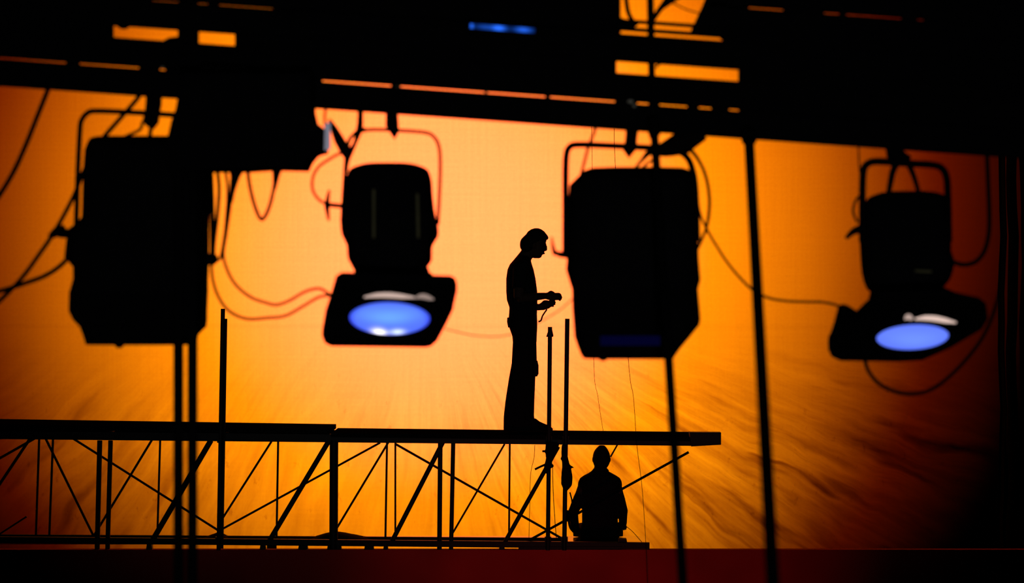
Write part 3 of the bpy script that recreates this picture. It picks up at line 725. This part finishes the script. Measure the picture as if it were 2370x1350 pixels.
    # tarps heaped on the bottom rail
    def mound(rows_, label):
        bm = NB(); n = 26; x0, x1 = rows_[0][0], rows_[-1][0]
        def h(x):
            for (a, ya), (c, yc) in zip(rows_, rows_[1:]):
                if a <= x <= c: q = (x-a)/(c-a); return ya+(yc-ya)*q
            return rows_[-1][1]
        base = 1253
        rr = []
        for i in range(n+1):
            x = x0+(x1-x0)*i/n; hh = h(x)
            ring = []
            for k_ in range(9):
                a = math.pi*k_/8; yy = base-(base-hh)*math.sin(a)**.7
                p = W(x, yy, 21.56); ring.append(bm.verts.new(p+Vector((0, .16*math.cos(a)+.008*math.sin(i*1.7+k_), 0))))
            rr.append(ring)
        for a, c in zip(rr, rr[1:]):
            for k_ in range(8): bm.faces.new((a[k_], a[k_+1], c[k_+1], c[k_]))
            bm.faces.new((a[8], a[0], c[0], c[8]))
        bm.faces.new(rr[0]); bm.faces.new(rr[-1][::-1])
        return single('tarp_bundle', bm, CLOTHM, label, 'tarp', 'folded tarps lying inside the bridge')
    mound([(706, 1251), (735, 1240), (763, 1232), (784, 1231), (800, 1234), (850, 1244), (878, 1251)], 'wide flat tarp heap at the foot of the thickest bridge post')
    mound([(452, 1251), (480, 1241), (505, 1232), (524, 1240), (545, 1251)], 'small tarp heap at the foot of the doubled upright pole')

# ================================================================== PEOPLE
def hand(bm, wrist, d, side, up, s=1.0, curl=.6):
    """palm and five curled fingers; d = direction, side = thumb side"""
    d = d.normalized(); side = side.normalized(); up = d.cross(side).normalized()*(1 if up else -1)
    palm = wrist+d*.05*s
    tube(bm, [wrist-d*.01, wrist+d*.03*s, wrist+d*.085*s], [.024*s, .034*s, .034*s], flat=.5, n=3)
    L = [.066, .075, .07, .055]
    for i in range(4):
        o = wrist+d*.08*s+side*(.027-.018*i)*s
        c = curl
        p1 = o+d*L[i]*.45*s+up*.008*s; p2 = p1+(d*(1-c*.5)-up*c).normalized()*L[i]*.33*s; p3 = p2+(d*(1-c)-up*c*1.3).normalized()*L[i]*.28*s
        tube(bm, [o, p1, p2, p3], [.0095*s, .009*s, .008*s, .006*s], n=3, seg=8)
    o = wrist+d*.025*s+side*.026*s
    tube(bm, [o, o+(d+side*.8).normalized()*.03*s, o+(d*1.6+side*.5-up*.4).normalized()*.062*s], [.012*s, .0105*s, .007*s], n=3, seg=8)

def person_standing():
    Y = 21.2; s = Y/F
    t = thing('person', 'person standing in profile on the walkway, bent head, looking at something held in both hands', 'person', tuple(W(1205, 995, Y)))
    P = lambda x, y, dy=0: W(x, y, Y)+Vector((0, dy, 0))
    bm = NB()
    # head, neck, trunk and legs
    loft(bm, [(532, 1236, 1250, .03), (536, 1229, 1258, .055), (543, 1222, 1263, .07), (550, 1218, 1266, .077), (557, 1216, 1265, .078), (563, 1216, 1263, .077), (570, 1217, 1263, .073), (577, 1219, 1262, .068), (583, 1221, 1259, .06), (589, 1224, 1256, .052), (594, 1230, 1253, .042), (598, 1236, 1249, .025)], Y, 28)
    ball(bm, P(1262.5, 578), .012, .013, .014); ball(bm, P(1258.5, 587), .013, .02, .008)          # nose, lips
    tube(bm, [P(1263, 566), P(1264.5, 573), P(1264, 579)], [.008, .009, .011], n=2)
    ball(bm, P(1249, 594), .018, .02, .012)                                                     # chin
    for sg in (-1, 1):
        ball(bm, P(1262, 564.5, sg*.03), .008, .016, .008, 10)
        ball(bm, P(1236, 569, sg*.078), .016, .012, .03, 12)                                       # ears
    tube(bm, [P(1228, 575), P(1217, 592), P(1207, 610)], [.06, .06, .075], n=4)
    loft(bm, [(602, 1196, 1226, .10), (612, 1186, 1229, .17), (625, 1180, 1231, .19), (650, 1178, 1234, .17), (690, 1180, 1236, .15), (730, 1182, 1238, .155), (770, 1184, 1240, .17), (790, 1190, 1238, .165)], Y, 28)
    for sg in (-1, 1):
        loft(bm, [(770, 1192, 1238, .08, sg*.085), (840, 1196, 1234, .07, sg*.085), (880, 1196, 1230, .055, sg*.09), (930, 1192, 1222, .05, sg*.09), (975, 1190, 1214, .04, sg*.09), (990, 1188, 1222, .04, sg*.09)], Y, 20)
        sh = P(1203, 624, sg*.19)
        el = P(1200, 690, sg*.235) if sg < 0 else P(1203, 704, sg*.235)
        wr = P(1262, 685, sg*.10) if sg < 0 else P(1248, 712, sg*.11)
        tube(bm, [sh, sh*.5+el*.5, el], [.058, .05, .043], n=4)
        tube(bm, [el, el*.6+wr*.4, wr], [.043, .04, .029], n=4)
        if sg < 0: hand(bm, wr, Vector((.95, .25, -.08)), Vector((0, .5, .8)), True, 1.08, .5)
        else: hand(bm, wr, Vector((.95, -.25, .30)), Vector((0, -.5, .8)), False, 1.1, .55)
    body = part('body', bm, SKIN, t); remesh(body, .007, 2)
    # hair: to the nape, fringe over the brow
    bm = NB(); loft(bm, [(528.5, 1237, 1246, .02), (531, 1229, 1253, .045), (536, 1222, 1260, .066), (543, 1217, 1265.5, .080), (549, 1210.5, 1269.5, .088), (554, 1206, 1269, .091), (559, 1204, 1258, .092), (567, 1203, 1246, .09), (574, 1204, 1240, .085), (579, 1207, 1236, .076), (585, 1210, 1226, .055)], Y, 26)
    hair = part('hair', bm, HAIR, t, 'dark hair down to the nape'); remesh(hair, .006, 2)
    # shirt
    bm = NB(); loft(bm, [(591, 1203, 1227, .062), (597, 1193, 1227.5, .095), (604, 1187, 1229, .155), (612, 1180, 1231, .20), (624, 1174.5, 1235, .215), (645, 1171.5, 1239.5, .215), (675, 1171.5, 1243.5, .205), (695, 1173, 1244, .19), (712, 1179, 1243.5, .18), (726, 1178, 1243, .18), (738, 1177, 1242, .183)], Y, 32)
    for sg in (-1, 1):
        sh = P(1204, 622, sg*.185); el = P(1201, 668, sg*.235)
        tube(bm, [sh, sh*.5+el*.5, el], [.066, .062, .064], n=4)
    shirt = part('shirt', bm, CLOTHM, t); remesh(shirt, .008, 3)
    # trousers
    bm = NB(); loft(bm, [(716, 1182, 1242.5, .165), (730, 1178, 1243, .175), (745, 1175, 1243.5, .185), (760, 1179, 1243.5, .188), (778, 1185.5, 1242.5, .188), (795, 1187, 1242, .18)], Y, 30)
    loft(bm, [(785, 1187, 1240, .096, -.092), (841, 1184, 1241, .09, -.095), (876, 1177.5, 1238, .085, -.095), (927, 1169.5, 1236, .08, -.1), (964, 1165.5, 1235, .08, -.1), (996, 1165, 1238, .085, -.1)], Y, 22)
    loft(bm, [(785, 1187, 1242, .096, .092), (841, 1187, 1243, .09, .095), (876, 1182, 1239.5, .085, .095), (927, 1176, 1237.5, .08, .1), (964, 1173, 1236.5, .08, .1), (993, 1173, 1240, .085, .1)], Y, 22)
    tr = part('trousers', bm, CLOTHM, t); remesh(tr, .009, 3)
    bm = NB(); loft(bm, [(834, 1232, 1243.5, .05, -.15), (845, 1232, 1246, .055, -.15), (864, 1232, 1246, .055, -.15), (870, 1232, 1243, .05, -.15)], Y, 16, 3.5); part('thigh_pocket', bm, CLOTHM, tr)
    bm = NB(); loft(bm, [(735, 1174, 1186, .06, -.1), (745, 1173.5, 1186, .065, -.1), (758, 1176, 1186, .06, -.1)], Y, 16, 3); part('hip_pouch', bm, CLOTHM, tr)
    for sg in (-1, 1):
        o = 0 if sg < 0 else -5
        bm = NB(); loft(bm, [(968+0, 1196, 1240+o, .04, sg*.1), (975, 1190, 1249+o, .045, sg*.1), (981, 1184, 1262+o, .048, sg*.1), (986, 1182, 1274+o, .05, sg*.1), (991, 1180, 1279+o, .052, sg*.1), (995.4, 1180, 1279+o, .05, sg*.1)], Y, 22, 2.4)
        sho = part('shoe', bm, CLOTHM, t)
    # what the hands hold
    bm = NB(); bar(bm, P(1262, 681, .0), P(1297, 684.5, .0), .010, .09, .002)
    d = single('handheld_device', bm, BLACKG, 'small flat dark device held out by the standing person', 'device')
    cable([(1246, 745), (1252, 742), (1256, 731), (1266, 716)], 3.5, 'short cord dangling from the hands of the standing person', 'cord', Y=21.15, name='cord')

def person_seated():
    Y = 21.5
    t = thing('person', 'person seated under the walkway seen from behind, dark jacket, one arm bent outwards', 'person', (W(1386, 0, Y).x, Y, CZ-598*20.8/F))
    P = lambda x, y, dy=0: W(x, y, Y)+Vector((0, dy, 0))
    zr = CZ-598*20.8/F; ys = 675+(CZ-zr)*F/Y
    bm = NB()
    loft(bm, [(1040, 1382, 1402, .03), (1045, 1378, 1406, .06), (1052, 1375, 1409, .078), (1060, 1374, 1410.5, .083), (1068, 1375, 1409.5, .08), (1076, 1378, 1405.5, .075), (1082, 1382, 1401, .06), (1088, 1387, 1397, .035)], Y, 26)
    for sg in (-1, 1): ball(bm, P(1392+sg*19, 1064, -.005), .01, .018, .028, 12)
    ball(bm, P(1392, 1068, .085), .012, .016, .016); ball(bm, P(1392, 1077, .07), .02, .012, .007)
    for sg in (-1, 1): ball(bm, P(1392+sg*8, 1060, .074), .012, .01, .007, 10)
    tube(bm, [P(1391, 1076), P(1389, 1090), P(1388, 1104, -.01)], [.058, .058, .075], n=4)
    loft(bm, [(1100, 1362, 1414, .07), (1112, 1345, 1432, .10), (1130, 1348, 1430, .11), (1180, 1356, 1422, .10), (1225, 1354, 1422, .11), (ys, 1347, 1428, .12)], Y, 28)
    A = [(1353, 1124, -.01), (1326, 1186, -.03), (1333, 1230, .12)]; B = [(1424, 1124, -.01), (1441, 1182, -.02), (1443, 1216, .10)]
    for Q in (A, B):
        a, c, e = [P(*q) for q in Q]
        tube(bm, [a, a*.5+c*.5, c], [.058, .048, .042], n=4); tube(bm, [c, c*.5+e*.5, e], [.042, .034, .025], n=4)
    hand(bm, P(*A[2]), Vector((.15, .7, -.3)), Vector((.8, 0, .3)), True, .95, .5)
    hand(bm, P(1442, 1214, .10), Vector((.1, .8, -.35)), Vector((-.8, 0, .3)), True, .95, .7)
    # crossed legs in front of the trunk
    for sg in (-1, 1):
        hip = P(1388+sg*20, ys-17, .02); knee = P(1388+sg*42, ys-18, .27); ank = P(1388-sg*8, ys-12, .36)
        tube(bm, [hip, hip*.5+knee*.5, knee], [.08, .07, .055], n=4); tube(bm, [knee, knee*.5+ank*.5, ank], [.05, .048, .035], n=4)
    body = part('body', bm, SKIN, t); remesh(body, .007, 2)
    bm = NB(); loft(bm, [(1031.5, 1387, 1399, .03), (1035, 1383, 1402.5, .05), (1039, 1379, 1405.5, .068), (1045, 1375, 1409, .08), (1052, 1372.5, 1411.5, .09), (1060, 1371.5, 1412.5, .092), (1069, 1372, 1412, .085, -.01), (1077, 1374.5, 1408.5, .065, -.025), (1083, 1378, 1404, .05, -.035)], Y, 24)
    hair = part('hair', bm, HAIR, t, 'short dark hair'); remesh(hair, .006, 2)
    bm = NB()
    loft(bm, [(1084, 1374, 1402, .07), (1090, 1370, 1406, .075), (1096, 1361, 1417, .09), (1101, 1351, 1426, .105), (1107, 1342.5, 1435, .12), (1115, 1338.5, 1439, .13), (1124, 1337, 1440, .13), (1150, 1345, 1434, .13), (1180, 1347, 1430, .125), (1210, 1347, 1430, .13), (1235, 1342, 1431, .14), (ys-1, 1339, 1432, .15)], Y, 32)
    for Q, w0 in ((A, 1), (B, 1)):
        a, c, e = [P(*q) for q in Q]
        tube(bm, [a, a*.5+c*.5, c], [.05, .052, .046], n=4); tube(bm, [c, c*.5+e*.5, e], [.046, .040, .036], n=4); ball(bm, a, .055, .07, .05); ball(bm, c, .046, .05, .046)
    jk = part('jacket', bm, CLOTHM, t); remesh(jk, .008, 2)
    bm = NB(); tube(bm, [P(1372, 1092, -.01), P(1378, 1088, -.06), P(1390, 1086, -.075), P(1402, 1088, -.06), P(1406, 1093, -.01)], [.014, .02, .022, .02, .014], n=4); part('collar', bm, CLOTHM, jk)
    bm = NB()
    for sg in (-1, 1):
        hip = P(1388+sg*20, ys-18, .02); knee = P(1388+sg*42, ys-20, .27); ank = P(1388-sg*4, ys-14, .34)
        tube(bm, [hip, hip*.5+knee*.5, knee], [.092, .08, .066], n=4); tube(bm, [knee, knee*.5+ank*.5, ank], [.064, .058, .048], n=4)
    tr = part('trousers', bm, CLOTHM, t); remesh(tr, .009, 2)
    for sg in (-1, 1):
        bm = NB(); a = P(1388-sg*6, ys-12, .36); tube(bm, [a, a+Vector((-sg*.1, .03, -.01)), a+Vector((-sg*.2, .02, -.01))], [.045, .042, .03], n=3, flat=.8); part('shoe', bm, CLOTHM, t)
    # gear hanging between the seated person's elbow and the pole
    bm = NB(); tube(bm, [W(1318, 1183, 21.1), W(1314, 1196, 21.1), W(1317, 1206, 21.1)], [.02, .034, .02], n=3)
    tube(bm, [W(1319, 1140, 21.1), W(1324, 1165, 21.1), W(1316, 1190, 21.1)], .006, n=3)
    tube(bm, [W(1316, 1205, 21.1), W(1320, 1222, 21.1), W(1328, 1232, 21.1)], .010, n=3)
    single('gear_pouch', bm, CLOTHM, 'small dark pouch between the seated person and the upright pole', 'pouch')

build_setting(); backdrop(); side_curtain()
gantry(); hanging_box(); strip_light()
flood_left(); profiles(); flood_right()
cables(); wires(); poles()
walkway(); person_standing(); person_seated()
